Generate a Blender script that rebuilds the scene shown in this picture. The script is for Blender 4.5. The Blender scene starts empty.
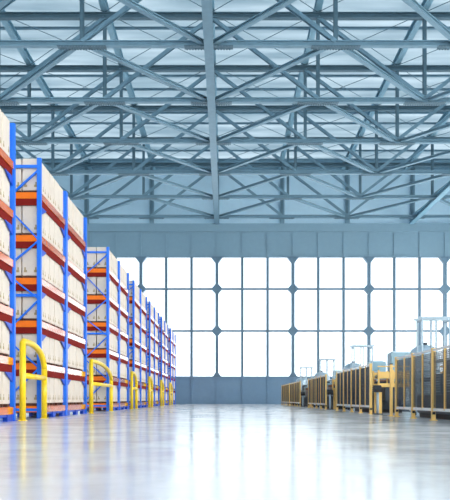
import bpy, bmesh, math, random
from mathutils import Vector, Matrix
random.seed(7)
S = bpy.context.scene
COL = S.collection
F = 700.0

# ------------------------------------------------------------------ materials
def mat(name, col, rough=.5, metal=0, coat=0, var=.06, scale=3.0, bump=0, spec=.5, col2=None, coat_rough=.08):
    m = bpy.data.materials.new(name); m.use_nodes = True
    nt = m.node_tree; b = nt.nodes['Principled BSDF']
    tc = nt.nodes.new('ShaderNodeTexCoord'); nz = nt.nodes.new('ShaderNodeTexNoise')
    nz.inputs['Scale'].default_value = scale; nz.inputs['Detail'].default_value = 5
    nt.links.new(tc.outputs['Object'], nz.inputs['Vector'])
    r = nt.nodes.new('ShaderNodeValToRGB')
    c = Vector(col)
    c2 = Vector(col2) if col2 else c * (1 + var)
    c1 = c * (1 - var)
    r.color_ramp.elements[0].color = (*c1, 1); r.color_ramp.elements[0].position = .3
    r.color_ramp.elements[1].color = (*c2, 1); r.color_ramp.elements[1].position = .7
    nt.links.new(nz.outputs['Fac'], r.inputs['Fac']); nt.links.new(r.outputs['Color'], b.inputs['Base Color'])
    b.inputs['Roughness'].default_value = rough; b.inputs['Metallic'].default_value = metal
    b.inputs['Coat Weight'].default_value = coat; b.inputs['Coat IOR'].default_value = 1.75 if coat == 1 else 1.5; b.inputs['Coat Roughness'].default_value = coat_rough
    b.inputs['Specular IOR Level'].default_value = spec
    if bump:
        bp = nt.nodes.new('ShaderNodeBump'); bp.inputs['Strength'].default_value = bump
        nt.links.new(nz.outputs['Fac'], bp.inputs['Height']); nt.links.new(bp.outputs['Normal'], b.inputs['Normal'])
    return m

M = dict(
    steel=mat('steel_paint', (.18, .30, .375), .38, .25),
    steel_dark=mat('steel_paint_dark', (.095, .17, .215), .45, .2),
    teal=mat('longitudinal_steel', (.22, .40, .50), .35, .2),
    spandrel=mat('wall_cladding', (.19, .31, .39), .6, var=.025),
    dado=mat('dado_cladding', (.15, .25, .36), .6, var=.025),
    wallpale=mat('pale_wall', (.56, .76, .88), .7, var=.02),
    mullion=mat('mullion_paint', (.10, .18, .25), .45),
    orange_end=mat('orange_cross_beam', (.92, .18, .008), .5, spec=.25),
    blue=mat('blue_paint', (.003, .16, .80), .4),
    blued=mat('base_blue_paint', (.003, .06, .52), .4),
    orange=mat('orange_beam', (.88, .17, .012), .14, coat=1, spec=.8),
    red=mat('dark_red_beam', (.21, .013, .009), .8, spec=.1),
    deckm=mat('deck_orange', (.55, .08, .02), .6),
    carton=mat('carton_white', (.73, .62, .52), .55, var=.03, scale=8, spec=.3),
    mark=mat('carton_print', (.50, .36, .18), .7),
    tape=mat('carton_tape', (.40, .22, .16), .5),
    skid=mat('skid_brown', (.10, .035, .02), .8),
    yellow=mat('guard_yellow', (.95, .64, .01), .3),
    fy=mat('fence_yellow', (.90, .56, .16), .45, coat=.2),
    rail=mat('fence_rail', (.85, .83, .80), .4, coat=.3),
    wire=mat('fence_wire', (.035, .045, .06), .55),
    white=mat('white_enamel', (.46, .56, .63), .5, spec=.2),
    cab=mat('cabinet_teal', (.22, .37, .44), .4, coat=.2),
    cabd=mat('cabinet_dark', (.02, .035, .055), .45),
    tank=mat('tank_grey', (.48, .60, .68), .35, .3),
    black=mat('black_rubber', (.015, .015, .02), .6),
    brown=mat('motor_brown', (.25, .10, .05), .6),
)

# carton board with small tan printed marks low on every face
def carton_print():
    m = mat('carton_printed', (.73, .62, .52), .55, var=.03, scale=8, spec=.3)
    nt = m.node_tree; L = nt.links.new; b = nt.nodes['Principled BSDF']
    src = b.inputs['Base Color'].links[0].from_socket
    tc = nt.nodes.new('ShaderNodeTexCoord'); sp = nt.nodes.new('ShaderNodeSeparateXYZ'); L(tc.outputs['Object'], sp.inputs[0])
    def mth(op, a, v=None, w=None):
        n = nt.nodes.new('ShaderNodeMath'); n.operation = op
        for i, q in enumerate((a, v, w)):
            if q is None: continue
            if isinstance(q, (int, float)): n.inputs[i].default_value = q
            else: L(q, n.inputs[i])
        return n.outputs[0]
    def near(axis, c, h): return mth('COMPARE', mth('ABSOLUTE', sp.outputs[axis]), c, h)
    side = mth('MAXIMUM', near('Y', .175, .045), near('X', .13, .04))
    low = mth('MULTIPLY', side, mth('COMPARE', sp.outputs['Z'], .19, .03))
    stem = mth('MAXIMUM', near('Y', .175, .02), near('X', .14, .02))
    up = mth('MULTIPLY', stem, mth('COMPARE', sp.outputs['Z'], .25, .04))
    mx = nt.nodes.new('ShaderNodeMix'); mx.data_type = 'RGBA'
    L(mth('MAXIMUM', low, up), mx.inputs['Factor']); L(src, mx.inputs[6]); mx.inputs[7].default_value = (.42, .30, .15, 1)
    L(mx.outputs[2], b.inputs['Base Color'])
    return m
M['cartonp'] = carton_print()

# floor: polished concrete
def floor_mat():
    m = bpy.data.materials.new('polished_concrete'); m.use_nodes = True
    nt = m.node_tree; b = nt.nodes['Principled BSDF']; L = nt.links.new
    tc = nt.nodes.new('ShaderNodeTexCoord')
    n1 = nt.nodes.new('ShaderNodeTexNoise'); n1.inputs['Scale'].default_value = .9; n1.inputs['Detail'].default_value = 9; n1.inputs['Roughness'].default_value = .65
    n2 = nt.nodes.new('ShaderNodeTexNoise'); n2.inputs['Scale'].default_value = 4.0; n2.inputs['Detail'].default_value = 8
    L(tc.outputs['Object'], n1.inputs['Vector']); L(tc.outputs['Object'], n2.inputs['Vector'])
    r = nt.nodes.new('ShaderNodeValToRGB')
    r.color_ramp.elements[0].position = .3; r.color_ramp.elements[0].color = (.62, .62, .63, 1)
    r.color_ramp.elements[1].position = .7; r.color_ramp.elements[1].color = (.74, .74, .75, 1)
    L(n1.outputs['Fac'], r.inputs['Fac']); L(r.outputs['Color'], b.inputs['Base Color'])
    b.inputs['Specular IOR Level'].default_value = .22
    mr = nt.nodes.new('ShaderNodeMapRange')
    mr.inputs['From Min'].default_value = .35; mr.inputs['From Max'].default_value = .65
    mr.inputs['To Min'].default_value = .11; mr.inputs['To Max'].default_value = .22
    L(n1.outputs['Fac'], mr.inputs['Value']); L(mr.outputs['Result'], b.inputs['Roughness'])
    bp = nt.nodes.new('ShaderNodeBump'); bp.inputs['Strength'].default_value = .035; bp.inputs['Distance'].default_value = .02
    L(n2.outputs['Fac'], bp.inputs['Height']); L(bp.outputs['Normal'], b.inputs['Normal'])
    return m
M['floor'] = floor_mat()

def roof_mat():
    m = bpy.data.materials.new('translucent_roof_sheet'); m.use_nodes = True
    nt = m.node_tree; L = nt.links.new
    for n in list(nt.nodes): nt.nodes.remove(n)
    out = nt.nodes.new('ShaderNodeOutputMaterial'); mx = nt.nodes.new('ShaderNodeMixShader')
    d = nt.nodes.new('ShaderNodeBsdfDiffuse'); t = nt.nodes.new('ShaderNodeBsdfTranslucent')
    tc = nt.nodes.new('ShaderNodeTexCoord'); mp = nt.nodes.new('ShaderNodeMapping'); nz = nt.nodes.new('ShaderNodeTexNoise')
    mp.inputs['Scale'].default_value = (.12, .9, 1); nz.inputs['Scale'].default_value = 1.0; nz.inputs['Detail'].default_value = 4
    L(tc.outputs['Object'], mp.inputs['Vector']); L(mp.outputs['Vector'], nz.inputs['Vector'])
    r = nt.nodes.new('ShaderNodeValToRGB')
    r.color_ramp.elements[0].position = .35; r.color_ramp.elements[0].color = (.29, .36, .405, 1)
    r.color_ramp.elements[1].position = .65; r.color_ramp.elements[1].color = (.45, .51, .55, 1)
    L(nz.outputs['Fac'], r.inputs['Fac']); L(r.outputs['Color'], t.inputs['Color'])
    d.inputs['Color'].default_value = (.6, .7, .76, 1)
    mx.inputs['Fac'].default_value = .85
    L(d.outputs[0], mx.inputs[1]); L(t.outputs[0], mx.inputs[2])
    ad = nt.nodes.new('ShaderNodeMixShader'); L(mx.outputs[0], out.inputs['Surface'])
    nt.nodes.remove(ad)
    return m
M['roof'] = roof_mat()

def glass_mat():
    m = bpy.data.materials.new('window_glass'); m.use_nodes = True
    nt = m.node_tree; L = nt.links.new
    for n in list(nt.nodes): nt.nodes.remove(n)
    out = nt.nodes.new('ShaderNodeOutputMaterial'); mx = nt.nodes.new('ShaderNodeMixShader')
    t = nt.nodes.new('ShaderNodeBsdfTransparent'); g = nt.nodes.new('ShaderNodeBsdfGlossy')
    g.inputs['Roughness'].default_value = .02; t.inputs['Color'].default_value = (.95, .98, 1, 1)
    mx.inputs['Fac'].default_value = .06
    L(t.outputs[0], mx.inputs[1]); L(g.outputs[0], mx.inputs[2]); L(mx.outputs[0], out.inputs['Surface'])
    return m
M['glass'] = glass_mat()

# ------------------------------------------------------------------ mesh builder
class MB:
    def __init__(s): s.v = []; s.f = []; s.m = []; s.mi = 0
    def add(s, vs, fs):
        o = len(s.v); s.v += [tuple(v) for v in vs]
        for f in fs: s.f.append(tuple(o + i for i in f)); s.m.append(s.mi)
        return s
    def box(s, x0, x1, y0, y1, z0, z1):
        if x0 > x1: x0, x1 = x1, x0
        if y0 > y1: y0, y1 = y1, y0
        vs = [(x0,y0,z0),(x1,y0,z0),(x1,y1,z0),(x0,y1,z0),(x0,y0,z1),(x1,y0,z1),(x1,y1,z1),(x0,y1,z1)]
        return s.add(vs, [(0,3,2,1),(4,5,6,7),(0,1,5,4),(1,2,6,5),(2,3,7,6),(3,0,4,7)])
    def sweep(s, p0, p1, prof, up=(0,0,1), cap=True):
        p0 = Vector(p0); p1 = Vector(p1); d = (p1 - p0).normalized(); up = Vector(up)
        if abs(d.dot(up)) > .99: up = Vector((0,1,0))
        r = d.cross(up).normalized(); u = r.cross(d).normalized(); n = len(prof)
        vs = [p0 + r*a + u*b for a, b in prof] + [p1 + r*a + u*b for a, b in prof]
        fs = [(i, (i+1) % n, n + (i+1) % n, n + i) for i in range(n)]
        if cap: fs += [tuple(range(n))[::-1], tuple(range(n, 2*n))]
        return s.add(vs, fs)
    def bar(s, p0, p1, w, h, up=(0,0,1)):
        return s.sweep(p0, p1, [(-w/2,-h/2),(w/2,-h/2),(w/2,h/2),(-w/2,h/2)], up)
    def ibeam(s, p0, p1, w, h, t=.05, up=(0,0,1)):
        k = t/2
        pr = [(-w/2,-h/2),(w/2,-h/2),(w/2,-h/2+t),(k,-h/2+t),(k,h/2-t),(w/2,h/2-t),(w/2,h/2),(-w/2,h/2),(-w/2,h/2-t),(-k,h/2-t),(-k,-h/2+t),(-w/2,-h/2+t)]
        p0 = Vector(p0); p1 = Vector(p1)
        s.sweep(p0, p1, pr, up)
        return s
    def cyl(s, p0, p1, r, n=10):
        return s.sweep(p0, p1, [(r*math.cos(2*math.pi*i/n), r*math.sin(2*math.pi*i/n)) for i in range(n)])
    def tube(s, pts, r, n=10):
        pts = [Vector(p) for p in pts]; rings = []
        t0 = (pts[1]-pts[0]).normalized(); a = Vector((1,0,0))
        if abs(t0.dot(a)) > .9: a = Vector((0,0,1))
        for i, p in enumerate(pts):
            t = (pts[min(i+1, len(pts)-1)] - pts[max(i-1, 0)]).normalized()
            a = (a - t*a.dot(t)).normalized(); b = t.cross(a)
            rings.append([p + a*r*math.cos(2*math.pi*k/n) + b*r*math.sin(2*math.pi*k/n) for k in range(n)])
        vs = [v for rg in rings for v in rg]; fs = []
        for i in range(len(pts)-1):
            for k in range(n): fs.append((i*n+k, i*n+(k+1)%n, (i+1)*n+(k+1)%n, (i+1)*n+k))
        fs += [tuple(range(n))[::-1], tuple(range((len(pts)-1)*n, len(pts)*n))]
        return s.add(vs, fs)
    def lathe(s, x, y, prof, n=20):
        vs = [(x + r*math.cos(2*math.pi*k/n), y + r*math.sin(2*math.pi*k/n), z) for r, z in prof for k in range(n)]
        fs = [(i*n+k, i*n+(k+1)%n, (i+1)*n+(k+1)%n, (i+1)*n+k) for i in range(len(prof)-1) for k in range(n)]
        fs += [tuple(range(n))[::-1], tuple(range((len(prof)-1)*n, len(prof)*n))]
        return s.add(vs, fs)
    def mesh(s, name, mats, smooth=False, bevel=0):
        me = bpy.data.meshes.new(name); me.from_pydata(s.v, [], s.f)
        for m in (mats if isinstance(mats, (list, tuple)) else [mats]): me.materials.append(M[m])
        for p, i in zip(me.polygons, s.m): p.material_index = i
        bm = bmesh.new(); bm.from_mesh(me); bmesh.ops.recalc_face_normals(bm, faces=bm.faces)
        if bevel:
            bmesh.ops.bevel(bm, geom=list(bm.edges), offset=bevel, segments=1, affect='EDGES', profile=.5)
        bm.to_mesh(me); bm.free()
        if smooth:
            for p in me.polygons: p.use_smooth = len(p.vertices) == 4
            
        return me
    def build(s, name, mats, parent=None, smooth=False, bevel=0, loc=(0,0,0)):
        return link(name, s.mesh(name, mats, smooth, bevel), parent, loc)

def link(name, me, parent=None, loc=(0,0,0), rz=0):
    o = bpy.data.objects.new(name, me); COL.objects.link(o)
    if parent: o.parent = parent
    o.location = loc; o.rotation_euler[2] = rz
    return o
def tag(o, label, cat, group=None, kind=None):
    if label: o['label'] = label
    if cat: o['category'] = cat
    if group: o['group'] = group
    if kind: o['kind'] = kind
    return o
def thing(name, label, cat, loc=(0,0,0), group=None, rz=0):
    return tag(link(name, None, None, loc, rz), label, cat, group)
def struct(o, label=None, cat='structure'):
    o['kind'] = 'structure'; o['label'] = label or 'structure'; o['category'] = cat
    return o

# ------------------------------------------------------------------ the hall
XL, XR, YN, YF = -30.92, 29.32, -6.0, 69.4
ZD, ZT1, ZT2, ZW, ZS, ZROOF = 2.68, 7.24, 11.4, 14.58, 17.85, 24.15
struct(MB().box(XL, XR, YN, YF+.6, -.2, 0).build('floor', 'floor'), 'polished pale grey concrete floor of the hall', 'floor')
rf = MB()
rf.box(XL-.6, XR+.6, YN, YF+.9, ZROOF, ZROOF+.04)
struct(rf.build('ceiling', 'roof'), 'translucent pale blue roof sheeting above the trusses', 'ceiling')

MOD = 7.53
def wall_window(n, parent_loc, rz, label):
    """one bay of glazing, 7.53 m wide, u from 0 to MOD, looking along +v (outwards)"""
    root = struct(link('window_%d' % n, None, None, parent_loc, rz), label, 'window')
    fr = MB()
    s = MOD/3
    for i in (1, 2):
        fr.box(i*s-.12, i*s+.12, -.12, .12, ZD, ZW)
        fr.box(i*s-.13, i*s-.05, -.16, -.12, ZD, ZW)
    for z in (ZT1, ZT2): fr.box(.1, MOD-.1, -.08, .08, z-.09, z+.09)
    fr.box(.1, MOD-.1, -.1, .1, ZD-.02, ZD+.06); fr.box(.1, MOD-.1, -.1, .1, ZW-.06, ZW+.02)
    fr.build('window_frame', 'mullion', root)
    pn = MB()
    pn.box(.0, MOD, -.01, .01, ZD, ZW)
    pn.build('window_pane', 'glass', root)
    return root
def wall_post(n, loc, rz, label):
    """wider mullion with diamond plates between two bays"""
    root = struct(link('trim_%d' % n, None, None, loc, rz), label, 'trim')
    MB().box(-.15, .15, -.2, .2, ZD, ZW).build('mullion', 'mullion', root)
    h = .56
    for z in (ZT1, ZT2):
        b = MB(); pr = [(-h,0),(-.12,-h+.08),(.12,-h+.08),(h,0),(.12,h-.08),(-.12,h-.08)]
        b.add([(x,-.24,z+q) for x, q in pr] + [(x,.24,z+q) for x, q in pr],
              [(0,1,2,3,4,5),(11,10,9,8,7,6)] + [(i,(i+1)%6,6+(i+1)%6,6+i) for i in range(6)])
        b.build('diamond_plate', 'mullion', root)
    for z, sg in ((ZD, .62), (ZW, -.85)):
        b = MB(); pr = [(-.72*abs(sg),0),(.72*abs(sg),0),(.14,.72*sg),(-.14,.72*sg)]
        b.add([(x,-.24,z+q) for x, q in pr] + [(x,.24,z+q) for x, q in pr],
              [(0,1,2,3),(7,6,5,4)] + [(i,(i+1)%4,4+(i+1)%4,4+i) for i in range(4)])
        b.build('gusset_plate', 'mullion', root)
    return root
def cladding(b, z0, z1, L, s=MOD/3, off=0):
    b.box(0, L, -.05, .3, z0, z1)
    u = off
    while u <= L + .01:
        b.box(u-.06, u+.06, -.13, -.05, z0, z1)
        u += s
    b.box(0, L, -.12, -.05, z0, z0+.12)
    b.box(0, L, -.12, -.05, z1-.14, z1)
def wall(side, loc, rz, L, nb):
    """base cladding + spandrel + pale upper wall"""
    root = struct(link('wall_' + side, None, None, loc, rz), side + ' wall: blue grey cladding below and above the glazing', 'wall')
    b = MB(); cladding(b, 0, ZD, L); b.build('dado', 'dado', root)
    b = MB(); cladding(b, ZW, 17.1, L)
    b.box(0, L, -.28, .3, 17.06, ZS); b.build('spandrel', 'spandrel', root)
    b = MB(); b.box(0, L, .18, .34, ZS, ZROOF)
    b.build('upper_wall', 'wallpale', root)
    b = MB()
    for k in range(-5, 6):
        x = -.8 + 6.47*k - XL
        if side == 'far' and 0 < x < L: b.box(x-.22, x+.22, -.02, .18, ZS, ZROOF)
    if side == 'far':
        b.box(0, L, -.02, .18, ZROOF-.9, ZROOF); b.build('wall_column', 'steel', root)
    return root
wall('far', (XL, YF, 0), 0, XR-XL, 8)
wall('near', (XR, YN, 0), math.pi, XR-XL, 8)
wall('left', (XL, YN, 0), math.pi/2, YF-YN, 10)
wall('right', (XR, YF, 0), -math.pi/2, YF-YN, 10)
nwin = 1; ntrim = 1
ordn = ['first','second','third','fourth','fifth','sixth','seventh','eighth','ninth','tenth','eleventh','twelfth']
for i in range(8):
    wall_window(nwin, (XL + i*MOD, YF, 0), 0, '%s three-light window bay from the left in the far wall' % ordn[i]); nwin += 1
    if i: wall_post(ntrim, (XL + i*MOD, YF, 0), 0, '%s mullion with diamond plates from the left in the far wall' % ordn[i-1]); ntrim += 1
for i in range(8):
    wall_window(nwin, (XR - i*MOD, YN, 0), math.pi, '%s window bay in the near wall behind the camera' % ordn[i]); nwin += 1
    if i: wall_post(ntrim, (XR - i*MOD, YN, 0), math.pi, '%s diamond-plated mullion in the near wall behind the camera' % ordn[i-1]); ntrim += 1
for side, org, rz in (('left', (XL, YN), math.pi/2), ('right', (XR, YF), -math.pi/2)):
    for i in range(10):
        sg = 1 if side == 'left' else -1
        y = org[1] + sg*i*MOD
        wall_window(nwin, (org[0], y, 0), rz, '%s window bay along the %s wall' % (ordn[i], side)); nwin += 1
        if i: wall_post(ntrim, (org[0], y, 0), rz, '%s diamond-plated mullion along the %s wall' % (ordn[i-1], side)); ntrim += 1

# ------------------------------------------------------------------ roof steel
NODE = [-.8 + 6.25*k for k in range(-4, 5)]           # even k relative to centre: index 4 is the centre
XA, XB = XL + .35, XR - .05
ZB, ZTOP = 18.0, 22.95
TY = [28.0 + 6.52*i for i in range(7)]                # 28.0 ... 67.1
TL = ['nearest','second','third','fourth','fifth','sixth','seventh']
bc = MB().ibeam((XA,0,ZB),(XB,0,ZB),.28,.27,.045).mesh('bottom_chord','steel')
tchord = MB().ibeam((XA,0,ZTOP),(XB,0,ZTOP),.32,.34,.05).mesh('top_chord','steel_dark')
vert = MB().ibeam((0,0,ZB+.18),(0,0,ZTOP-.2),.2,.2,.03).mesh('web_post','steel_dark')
gus = MB(); gus.box(-1.2,1.2,-.2,.2,ZB-.17,ZB-.138)
for i in range(16):
    for sy in (-.16, .16): gus.box(-1.1+i*.14,-1.04+i*.14,sy-.03,sy+.03,ZB-.21,ZB-.17)
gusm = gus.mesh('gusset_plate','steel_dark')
def wd(a, b): return MB().ibeam((a,0,ZB+.1),(b,0,ZTOP-.1),.2,.22,.03,up=(0,1,0))
for i, y in enumerate(TY):
    t = thing('roof_truss', '%s blue-grey steel roof truss spanning the hall, counting from the camera' % TL[i] if i else 'blue-grey steel roof truss nearest the camera, spanning the hall', 'roof truss', (0,y,0), 'roof trusses')
    link('bottom_chord', bc, t); link('top_chord', tchord, t)
    for x in NODE:
        link('web_post', vert, t, (x,0,0)); link('gusset_plate', gusm, t, (x,0,0))
    dg = []
    for k in range(-4, 4):
        a, b = NODE[k+4], NODE[k+5]
        kk = (k + 4) % 4   # k=-4
        # up-right for k=-4? bottoms meet at k=-2,+2 ; tops meet at k=0,-4,4
        if k in (-2, -1, 2, 3): dg.append((a, b))      # bottom at a, top at b
        else: dg.append((b, a))                        # top at a, bottom at b
    for lo, hi in dg: wd(lo, hi).build('web_diagonal', 'steel', t)
# horizontal plan bracing at bottom chord level: odd nodes of a truss run to the even nodes of the next one
for i in range(len(TY)-1):
    y0, y1 = TY[i]+.1, TY[i+1]-.1
    t = thing('roof_bracing', 'zigzag steel bracing between the %s and %s roof trusses, level with their lower chords' % (TL[i], TL[i+1]), 'bracing', (0,0,ZB), 'zigzag bracing at lower chord level')
    for k in (-3, -1, 1, 3):
        for sg in (-1, 1):
            a = NODE[k+4] + .25*sg; b = NODE[k+4+sg] - .25*sg
            MB().ibeam((a,y0,0),(b,y1,0),.25,.2,.045).build('brace', 'steel', t)
# longitudinal members
for k, x in ((1, -.8+18.75*-1), (2, -.8), (3, 18.4)):
    t = tag(MB().ibeam((x,YN,ZB-.04),(x,YF-.3,ZB-.04),.46,.42,.06).build('tie_beam', 'teal' if x > 10 else 'steel'),
            {1:'long steel tie beam over the left racks, below the trusses', 2:'central long steel tie beam running towards the far wall below the trusses', 3:'long steel tie beam over the right-hand machines, below the trusses'}[k], 'beam', 'long tie beams')
for j, x in enumerate(NODE):
    tag(MB().ibeam((x,YN,ZTOP+.5),(x,YF-.1,ZTOP+.5),.36,.5,.06).build('roof_beam', 'teal'),
        '%s lengthwise roof beam from the left, under the roof sheeting' % ordn[j], 'beam', 'lengthwise roof beams')
pl = MB().ibeam((XA,0,0),(XB,0,0),.14,.15,.025).mesh('purlin','steel')
j = 0
PY = []
for i in range(-1, len(TY)):
    for q in ((3.1, 5.3) if i < len(TY)-1 else (1.2,)): PY.append((TY[0] + 6.52*i if i < 0 else TY[i]) + q)
for j, y in enumerate(PY):
    tag(link('purlin', pl, None, (0,y,ZTOP+.93)), 'slim cross purlin under the roof sheeting, number %d from the far wall' % (len(PY)-j), 'purlin', 'cross purlins')
# thin sag rods in the roof plane
for i in range(len(TY)-1):
    t = thing('tie_rods', 'thin crossed tie rods under the roof between the %s and %s trusses' % (TL[i], TL[i+1]), 'tie rods', (0,0,ZTOP+.2), 'crossed tie rods under the roof')
    for k in range(8):
        a, b = NODE[k], NODE[k+1]
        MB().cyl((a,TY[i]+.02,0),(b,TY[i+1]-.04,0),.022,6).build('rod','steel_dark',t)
        MB().cyl((b,TY[i]+.02,0),(a,TY[i+1]-.04,0),.022,6).build('rod','steel_dark',t)

# ------------------------------------------------------------------ pallet racks
XF = -4.76; DEP = 1.06; XBK = XF - DEP; BAY = 3.0; PT = 6.74
LEV = [.32, 1.43, 2.53, 3.64, 4.75, 5.86]
PW = .105
post = MB()
post.box(-PW, 0, 0, .1, 0, PT)
for i in range(60):                                       # punched slots stand proud as small lips
    post.box(-PW*.62, -PW*.38, -.004, 0, .25+i*.108, .29+i*.108)
post_m = post.mesh('upright_post', 'blue')
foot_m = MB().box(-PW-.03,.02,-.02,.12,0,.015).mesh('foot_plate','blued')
IL = BAY - .1
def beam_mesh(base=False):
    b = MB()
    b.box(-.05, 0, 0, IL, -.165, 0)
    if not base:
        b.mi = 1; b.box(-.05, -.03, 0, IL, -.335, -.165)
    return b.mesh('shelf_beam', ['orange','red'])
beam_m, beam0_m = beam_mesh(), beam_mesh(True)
def endb(base=False):
    b = MB(); w = DEP - 2*PW
    b.box(-w/2, w/2, 0, .05, -.165, 0)
    if not base:
        b.mi = 1; b.box(-w/2, w/2, .01, .05, -.335, -.165)
    return b.mesh('end_beam', ['orange_end','red'])
endb_m, endb0_m = endb(), endb(True)
deck_m = MB().box(-DEP+.06, -.06, .0, IL, -.07, -.005).mesh('deck_panel','deckm')
brk = MB()                                                # triangular connector hanging under the beam end
brk.add([(-.012,0,-.335),(-.012,.6,-.335),(-.012,.22,-.50),(-.012,0,-.55),(-.035,0,-.335),(-.035,.6,-.335),(-.035,.22,-.50),(-.035,0,-.55)],
        [(0,1,2,3),(7,6,5,4),(0,4,5,1),(1,5,6,2),(2,6,7,3),(3,7,4,0)])
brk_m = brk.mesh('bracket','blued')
base = MB(); base.box(-.09,-.05,0,IL,.10,.15)
for y in (0, IL/2-.15, IL-.45): base.box(-.14,-.03,y,y+(.45 if y != IL/2-.15 else .3),0,.155)
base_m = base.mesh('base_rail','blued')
RY = [.4, 2.15, 3.83, 5.6]; RZ = [1.3, 3.11, 4.61, 6.47]
def brace_meshes():
    out = []
    xr, xl = -PW*.5, -DEP+PW*.5
    for z in (6.53, 3.19, .22): out.append(MB().bar((xl,.05,z),(xr,.05,z),.04,.075).mesh('cross_brace','blue'))
    pts = [(xl,.40),(xr,1.30),(xl,2.15),(xr,3.08),(xl,3.83),(xr,4.61),(xl,5.60),(xr,6.45)]
    for a, b in zip(pts, pts[1:]):
        out.append(MB().bar((a[0],.05,a[1]),(b[0],.05,b[1]),.04,.075,up=(0,1,0)).mesh('diagonal_brace','blue'))
    return out
br_m = brace_meshes()
RK = [(12.87-3.0, 2), (18.1, 2), (28.7, 2), (36.8, 2), (44.7, 2), (52.9, 2), (61.7, 2)]
RN = ['rack cut by the left frame edge', 'nearest rack fully in view', 'third rack from the camera', 'fourth rack from the camera', 'fifth rack from the camera', 'sixth rack from the camera', 'farthest rack before the end wall']
RS = ['first rack', 'second rack', 'third rack', 'fourth rack', 'fifth rack', 'sixth rack', 'seventh rack']
# racks start at the front face of their near post
for ri, (y0, nb) in enumerate(RK):
    if ri == 0: y0 = 12.87; nb = 1
    RK[ri] = (y0, nb)
    t = thing('pallet_rack', 'blue and orange pallet rack of white cartons, ' + RN[ri], 'pallet rack', (XF, y0, 0), 'pallet racks along the left')
    for f in range(nb+1):
        yy = f*BAY - (.0 if f < nb else .05)
        for x in (0, -DEP+PW):
            p = link('upright_post', post_m, t, (x, yy, 0)); link('foot_plate', foot_m, p)
            if 0 < f < nb:
                p = link('upright_post', post_m, t, (x, yy-.115, 0)); link('foot_plate', foot_m, p)
        for m in br_m: link(m.name.split('.')[0], m, t, (0, yy, 0))
    for b in range(nb):
        yb = b*BAY + .1
        if b == nb-1: pass
        for li, L in enumerate(LEV):
            g0 = li == 0
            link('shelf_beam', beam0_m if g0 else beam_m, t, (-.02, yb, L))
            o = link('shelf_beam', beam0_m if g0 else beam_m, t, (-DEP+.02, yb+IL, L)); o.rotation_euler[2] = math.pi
            link('deck_panel', deck_m, t, (0, yb, L))
            if not g0:
                link('bracket', brk_m, t, (-.02, yb, L))
                o = link('bracket', brk_m, t, (-.067, yb+IL, L)); o.rotation_euler[2] = math.pi
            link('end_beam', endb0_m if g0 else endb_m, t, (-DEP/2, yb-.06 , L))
        link('base_rail', base_m, t, (0, yb, 0))
        o = link('base_rail', base_m, t, (-DEP, yb+IL, 0)); o.rotation_euler[2] = math.pi

# ------------------------------------------------------------------ cartons
CW, CD, CH = .505, .435, .83
def body_mesh():
    b = MB(); b.box(-CD/2, CD/2, -CW/2, CW/2, .07, .07+CH); return b.mesh('body', 'cartonp', bevel=.012)
body_m = body_mesh()
skid_m = MB().box(-CD/2+.02, CD/2-.02, -.05, .05, 0, .07).mesh('skid', 'skid')
one = MB(); one.box(-CD/2, CD/2, -CW/2, CW/2, .07, .07+CH); one.mi = 1
for y in (-CW/2+.06, CW/2-.06):  one.box(-CD/2+.02, CD/2-.02, y-.05, y+.05, 0, .07)
one_m = one.mesh('carton_single', ['cartonp','skid'])
LN = ['bottom level', 'second level up', 'third level up', 'fourth level up', 'fifth level up', 'top level']
n_ind = 0; stuff = MB()
for ri, (y0, nb) in enumerate(RK):
    for b in range(nb):
        for li, L in enumerate(LEV):
            for c in range(5):
                y = y0 + b*BAY + .1 + .56*(c+.5); 
                for row in (0, 1):
                    x = XF - .085 - CD/2 - row*(CD+.03)
                    jy = random.uniform(-.006, .006); jx = random.uniform(-.005, .005)
                    vis = False
                    if ri == 0: vis = row == 0 and c >= 2
                    elif ri <= 4: vis = row == 0 or (b == 0 and c == 0)
                    elif ri == 5: vis = row == 0 and b == 0 and li >= 2 and c < 5
                    if vis and n_ind < 300:
                        n_ind += 1
                        bay = '' if nb == 1 else (' near bay,' if b == 0 else ' far bay,')
                        who = ordn[c] + ' along'
                        if row: lab = 'white carton behind the end one,%s %s, %s from the camera' % (bay, LN[li], RS[ri])
                        else: lab = 'white carton, %s,%s %s, %s from the camera' % (who, bay, LN[li], RS[ri])
                        if ri == 0: lab = 'white carton, %s from the upright, %s, rack cut by the left edge' % (['fifth','fourth','third','second','first'][c], LN[li])
                        grp = 'white cartons on the pallet racks'
                        if ri <= 2:
                            t = thing('carton', lab, 'carton', (x+jx, y+jy, L), grp)
                            link('body', body_m, t); link('skid', skid_m, t, (0, -CW/2+.06, 0)); link('skid', skid_m, t, (0, CW/2-.06, 0))
                        else:
                            tag(link('carton', one_m, None, (x+jx, y+jy, L)), lab, 'carton', grp)
                    else:
                        stuff.mi = 0; stuff.box(x-CD/2, x+CD/2, y-CW/2, y+CW/2, L+.07, L+.07+CH)
                        stuff.mi = 1; stuff.box(x-CD/2+.02, x+CD/2-.02, y-CW/2+.02, y-CW/2+.12, L, L+.07)
                        stuff.box(x-CD/2+.02, x+CD/2-.02, y+CW/2-.12, y+CW/2-.02, L, L+.07)
so = stuff.build('carton_rows', ['carton','skid'])
tag(so, 'remaining white cartons in the farthest racks and behind the front rows', 'cartons', None, 'stuff')

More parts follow.
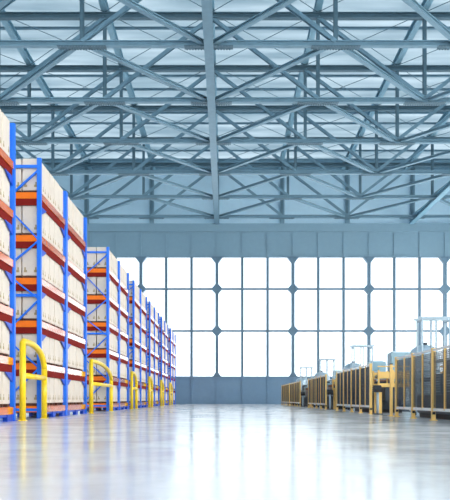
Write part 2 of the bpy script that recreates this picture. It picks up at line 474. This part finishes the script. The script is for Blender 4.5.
# ------------------------------------------------------------------ yellow rack guards
GL = ['beside the rack cut by the left frame edge', 'between the second and third racks', 'between the third and fourth racks', 'between the fourth and fifth racks', 'between the fifth and sixth racks', 'between the sixth and farthest racks']
for gi in range(6):
    ya = RK[gi][0] + RK[gi][1]*BAY + .22; yb = RK[gi+1][0] - .1
    X = XF + .11
    t = thing('rack_guard', 'yellow tubular arched guard ' + GL[gi], 'guard rail', (X, ya, 0), 'yellow arched rack guards')
    s = yb - ya; H = 1.83; R = .075
    MB().cyl((0,0,0),(0,0,H-.05),R,12).build('leg','yellow',t,smooth=True)
    MB().cyl((0,s,0),(0,s,1.3),R,12).build('leg','yellow',t,smooth=True)
    pts = [(0,0,H-.1),(0,.02,H-.04),(0,.07,H)] 
    e0 = .28*s
    pts += [(0, e0 + (s-e0)*math.sin(a), 1.28 + (H-1.28)*math.cos(a)) for a in [math.radians(q) for q in range(0, 91, 9)]]
    MB().tube(pts,R,12).build('arch','yellow',t,smooth=True)
    MB().cyl((0,0,1.04),(0,s,1.04),R*.9,12).build('cross_rail','yellow',t,smooth=True)
    for y in (0, s):
        MB().box(-.075,.09,y-.08,y+.08,0,.02).build('foot_plate','yellow',t)

# ------------------------------------------------------------------ safety fences
FX = 4.83; PN = 1.735; FH = 1.66
wm = MB()
n = 34
for i in range(1, n): wm.box(-.004,.004,i*PN/n-.0045,i*PN/n+.0045,.30,FH-.08)
for i in range(28): wm.box(-.006,.006,.03,PN-.03,.30+i*.047,.308+i*.047)
wire_m = wm.mesh('wire_mesh','wire')
pm = MB().box(-.042,.042,-.045,.045,0,FH+.02).mesh('post','fy')
fm = MB().box(-.07,.07,-.08,.08,0,.02).mesh('foot_plate','fy')
cl = MB().box(-.035,.035,-.05,.05,.14,.2).mesh('clamp','black')
mb_ = MB().box(-.022,.022,-.025,.025,.24,FH-.03).mesh('middle_bar','fy')
tr = MB().box(-.025,.025,.04,PN-.04,FH-.05,FH).mesh('top_rail','rail')
brl = MB().box(-.02,.02,.04,PN-.04,.22,.285).mesh('bottom_rail','rail')
FEN = [(19.7-1.735*4, 4, 'nearest safety fence run, cut by the right frame edge'), (23.2, 4, 'second run of safety fence from the camera'),
       (33.5, 4, 'third run of safety fence from the camera'), (45.0, 4, 'fourth run of safety fence from the camera'), (52.4, 4, 'farthest run of safety fence, ending near the glazed wall')]
for y0, npn, lab in FEN:
    t = thing('safety_fence', lab + ', yellow posts and dark wire mesh', 'fence', (FX, y0, 0), 'mesh safety fences on the right')
    for i in range(npn+1):
        p = link('post', pm, t, (0, i*PN, 0)); link('foot_plate', fm, p)
        link('clamp', cl, p)
    for i in range(npn):
        link('wire_mesh', wire_m, t, (0, i*PN, 0)); link('middle_bar', mb_, t, (0, (i+.5)*PN, 0))
        link('top_rail', tr, t, (0, i*PN, 0)); link('bottom_rail', brl, t, (0, i*PN, 0))

# ------------------------------------------------------------------ machine stations behind the fences
def gantry(x, y, lab):
    t = thing('gantry_frame', lab, 'frame', (x, y, 0), 'white gantry frames')
    for px in (-.4, 0, .4):
        for py in (-.25, .25):
            MB().box(px-.024,px+.024,py-.024,py+.024,0,2.8).build('post','white',t)
    for py in (-.25, .25): MB().box(-.5,.5,py-.03,py+.03,2.8,2.86).build('top_bar','white',t)
    for px in (-.4, .4): MB().box(px-.02,px+.02,-.23,.23,2.73,2.78).build('cross_bar','white',t)
    MB().box(-.34,.34,-.2,.2,1.0,1.12).build('shelf','cabd',t)
def dome_tank(x, y, lab):
    t = thing('dome_tank', lab, 'tank', (x, y, 0), 'grey domed tanks')
    pr = [(.42,.12),(.45,.16),(.45,1.85)] + [(.45*math.cos(a), 1.85+.3*math.sin(a)) for a in [math.radians(q) for q in range(10, 90, 10)]]
    MB().lathe(0,0,pr,28).build('tank_body','tank',t,smooth=True)
    MB().lathe(0,0,[(.09,2.12),(.09,2.22),(.06,2.22)],14).build('cap','cabd',t)
    for z in (.6, 1.3): MB().lathe(0,0,[(.455,z),(.465,z),(.465,z+.05),(.455,z+.05)],28).build('band','cab',t)
    for a in range(3):
        c, s_ = math.cos(a*2.09)*.36, math.sin(a*2.09)*.36
        MB().box(c-.04,c+.04,s_-.04,s_+.04,0,.14).build('leg','cabd',t)
def cabinet(x, y, lab, w=.72, h=2.2):
    t = thing('control_cabinet', lab, 'cabinet', (x, y, 0), 'teal control cabinets')
    MB().box(-w/2,w/2,-.3,.3,.1,h).build('cabinet_body','cab',t,bevel=.015)
    MB().box(-w/2+.02,w/2-.02,-.28,.28,0,.1).build('plinth','cabd',t)
    for sx in (-1, 1):
        d = MB().box(min(sx*.015,sx*(w/2-.03)),max(sx*.015,sx*(w/2-.03)),-.32,-.3,.2,h-.12).build('door','cab',t)
        MB().box(sx*.05-.012,sx*.05+.012,-.35,-.32,1.0,1.2).build('handle','cabd',d)
    MB().box(-w/2+.1,w/2-.1,-.2,.2,h,h+.06).build('roof_cap','tank',t)
def silo(x, y, lab):
    t = thing('storage_cylinder', lab, 'tank', (x, y, 0), 'white storage cylinders')
    MB().lathe(0,0,[(.3,.3),(.34,.34),(.34,2.25),(.28,2.33),(.1,2.36)],24).build('cylinder_body','white',t,smooth=True)
    MB().lathe(0,0,[(.345,1.1),(.35,1.1),(.35,1.15),(.345,1.15)],24).build('band','tank',t)
    for a in range(4):
        c, s_ = math.cos(a*1.57+.78)*.27, math.sin(a*1.57+.78)*.27
        MB().box(c-.03,c+.03,s_-.03,s_+.03,0,.34).build('leg','cabd',t)
def conveyor(x, y, lab, L=2.6):
    t = thing('transfer_conveyor', lab, 'conveyor', (x, y, 0), 'yellow transfer conveyors')
    for sy in (-.4, .4):
        b = MB(); b.box(0,L,sy-.03,sy+.03,1.22,1.44)
        b.build('side_beam','fy',t)
        b = MB(); b.box(0,L,sy-.03,sy+.03,.92,1.04)
        b.build('lower_beam','fy',t)
    for i in range(14): MB().cyl((.12+i*(L-.24)/13,-.37,1.3),(.12+i*(L-.24)/13,.37,1.3),.05,10).build('roller','tank',t,smooth=True)
    for i in range(int(L/.5)+1):
        for sy in (-.45, .45): MB().box(i*.5,i*.5+.06,sy-.02,sy+.02,.92,1.5).build('bracket','fy',t)
    MB().cyl((0,-.42,1.62),(L,-.42,1.62),.02,8).build('guide_rail','fy',t)
    for px in (.1, L/2, L-.1):
        for sy in (-.36, .36): MB().box(px-.05,px+.05,sy-.05,sy+.05,0,.93).build('leg','fy' if px < .2 else 'cabd',t)
    MB().box(.3,.9,-.3,.3,.45,.9).build('drive_box','cabd',t)
    MB().box(1.0,1.35,-.3,.3,.3,.92).build('motor_cover','tank',t)
def pedestal(x, y, lab):
    t = thing('control_pedestal', lab, 'pedestal', (x, y, 0), 'white control pedestals')
    MB().box(-.14,.14,-.14,.14,0,.03).build('base_plate','cabd',t)
    MB().cyl((0,0,.03),(0,0,.72),.04,12).build('column','white',t,smooth=True)
    b = MB(); b.add([(-.13,-.12,.72),(.13,-.12,.72),(.13,.12,.72),(-.13,.12,.72),(-.13,-.12,.84),(.13,-.12,.84),(.13,.12,.95),(-.13,.12,.95)],
        [(0,3,2,1),(4,5,6,7),(0,1,5,4),(1,2,6,5),(2,3,7,6),(3,0,4,7)])
    b.build('control_head','black',t)
def machine(x, y, L, lab):
    t = thing('machine_line', lab, 'machine', (x, y, 0), 'dark machine lines behind the fences')
    MB().box(0,1.2,0,L,.12,.62).build('machine_bed','cabd',t,bevel=.02)
    MB().box(.05,1.15,.1,L-.1,0,.12).build('plinth','black',t)
    k = 0; yy = .1
    while yy < L-.9:
        w = .85 + .25*((k*7)%3)/2; h = 1.15 + .3*((k*5)%4)/3
        m = ['cabd','brown','cab','cabd','steel_dark'][k%5]
        p = MB().box(.1,1.1,yy,yy+w,.62,h).build('housing',m,t,bevel=.02)
        b = MB()
        for q in range(7): b.box(.07,.1,yy+.1,yy+w-.1,.68+q*.065,.70+q*.065)
        b.build('louvre','tank',p)
        yy += w + .12; k += 1
    MB().cyl((.3,.2,1.5),(.3,L-.2,1.5),.05,10).build('pipe','tank',t,smooth=True)
    for q in range(3): MB().box(.27,.33,.3+q*(L-.7)/2,.36+q*(L-.7)/2,.62,1.5).build('pipe_stand','tank',t)
WH = ['behind the nearest fence run', 'behind the second fence run', 'behind the third fence run', 'behind the fourth fence run', 'behind the farthest fence run']
for i in range(4):
    y = 20.3 + 10.6*i
    gantry(6.05, y if i else 20.3, 'white steel gantry frame ' + WH[min(i,3)].replace('behind', 'rising behind'))
    dome_tank(5.85 if i else 6.1, y+1.0 if i else 21.4, 'grey domed tank ' + (WH[i]))
    cabinet(6.95 if i else 7.08, (y+1.2) if i else 28.2, 'tall teal control cabinet ' + ['between the nearest and second fence runs','by the tank behind the second fence run','by the tank behind the third fence run','by the tank behind the fourth fence run'][i], .72 if i else .95, 2.2 if i else 2.35)
    silo([7.75,7.9,8.7,7.7][i], (y+1.6) if i else 35.0, ['white upright storage cylinder seen through the first gap in the fences','white upright storage cylinder behind the second teal cabinet','white upright storage cylinder behind the third teal cabinet','white upright storage cylinder behind the farthest teal cabinet'][i])
gaps = [(19.7, 23.2), (30.14, 33.5), (40.44, 45.0)]
for i, (a, b) in enumerate(gaps):
    conveyor(5.25, b + (1.3 if i == 0 else .35) - (1.6 if i == 2 else 0) , 'yellow transfer conveyor in the ' + ['gap after the nearest fence run','gap after the second fence run','gap after the third fence run'][i], 3.0)
    pedestal(4.95, b - .5, 'white pedestal with black control head in the ' + ['first','second','third'][i] + ' gap of the fence')
for i, (y, L) in enumerate(((13.3, 6.2), (25.6, 3.6), (34.9, 5.0), (45.2, 5.6), (56.0, 4.0))):
    machine(5.35, y, L, 'dark low machine line with housings ' + WH[i])
# free standing yellow gate post in the first gap
t = thing('gate_post', 'yellow gate post standing just past the nearest fence run', 'post', (4.83, 20.35, 0))
MB().box(-.035,.035,-.05,.05,0,1.5).build('post_tube','fy',t)
MB().box(-.08,.08,-.09,.09,0,.02).build('foot_plate','fy',t)
MB().box(-.04,.04,-.055,.055,1.5,1.53).build('cap','black',t)

# ------------------------------------------------------------------ light
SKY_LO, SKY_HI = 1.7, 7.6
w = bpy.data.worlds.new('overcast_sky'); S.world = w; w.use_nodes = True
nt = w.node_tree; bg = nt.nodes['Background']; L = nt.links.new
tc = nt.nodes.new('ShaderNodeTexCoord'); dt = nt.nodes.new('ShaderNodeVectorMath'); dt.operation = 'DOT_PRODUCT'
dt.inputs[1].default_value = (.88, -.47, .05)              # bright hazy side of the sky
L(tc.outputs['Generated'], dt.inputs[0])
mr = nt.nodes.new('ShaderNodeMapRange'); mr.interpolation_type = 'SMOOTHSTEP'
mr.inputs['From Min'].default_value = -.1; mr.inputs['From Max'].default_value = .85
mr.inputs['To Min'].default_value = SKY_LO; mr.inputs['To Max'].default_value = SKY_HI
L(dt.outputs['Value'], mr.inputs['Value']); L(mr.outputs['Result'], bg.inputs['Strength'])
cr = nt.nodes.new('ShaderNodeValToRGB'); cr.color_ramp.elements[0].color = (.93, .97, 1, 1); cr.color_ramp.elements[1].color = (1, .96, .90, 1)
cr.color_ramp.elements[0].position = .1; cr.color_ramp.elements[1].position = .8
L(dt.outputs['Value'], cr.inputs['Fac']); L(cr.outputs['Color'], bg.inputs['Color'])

cam = bpy.data.cameras.new('camera'); co = bpy.data.objects.new('camera', cam); COL.objects.link(co)
co.location = (0, 0, .5); co.rotation_euler = (math.pi/2, 0, 0)
cam.sensor_fit = 'HORIZONTAL'; cam.sensor_width = 36; cam.lens = 36*F/450
cam.shift_y = 149/450; cam.clip_end = 500
S.camera = co
S.view_settings.view_transform = 'Standard'; S.view_settings.look = 'None'
S.view_settings.gamma = 1; S.view_settings.use_curve_mapping = False
S.view_settings.exposure = 0.28
S.cycles.max_bounces = 8; S.cycles.transparent_max_bounces = 16
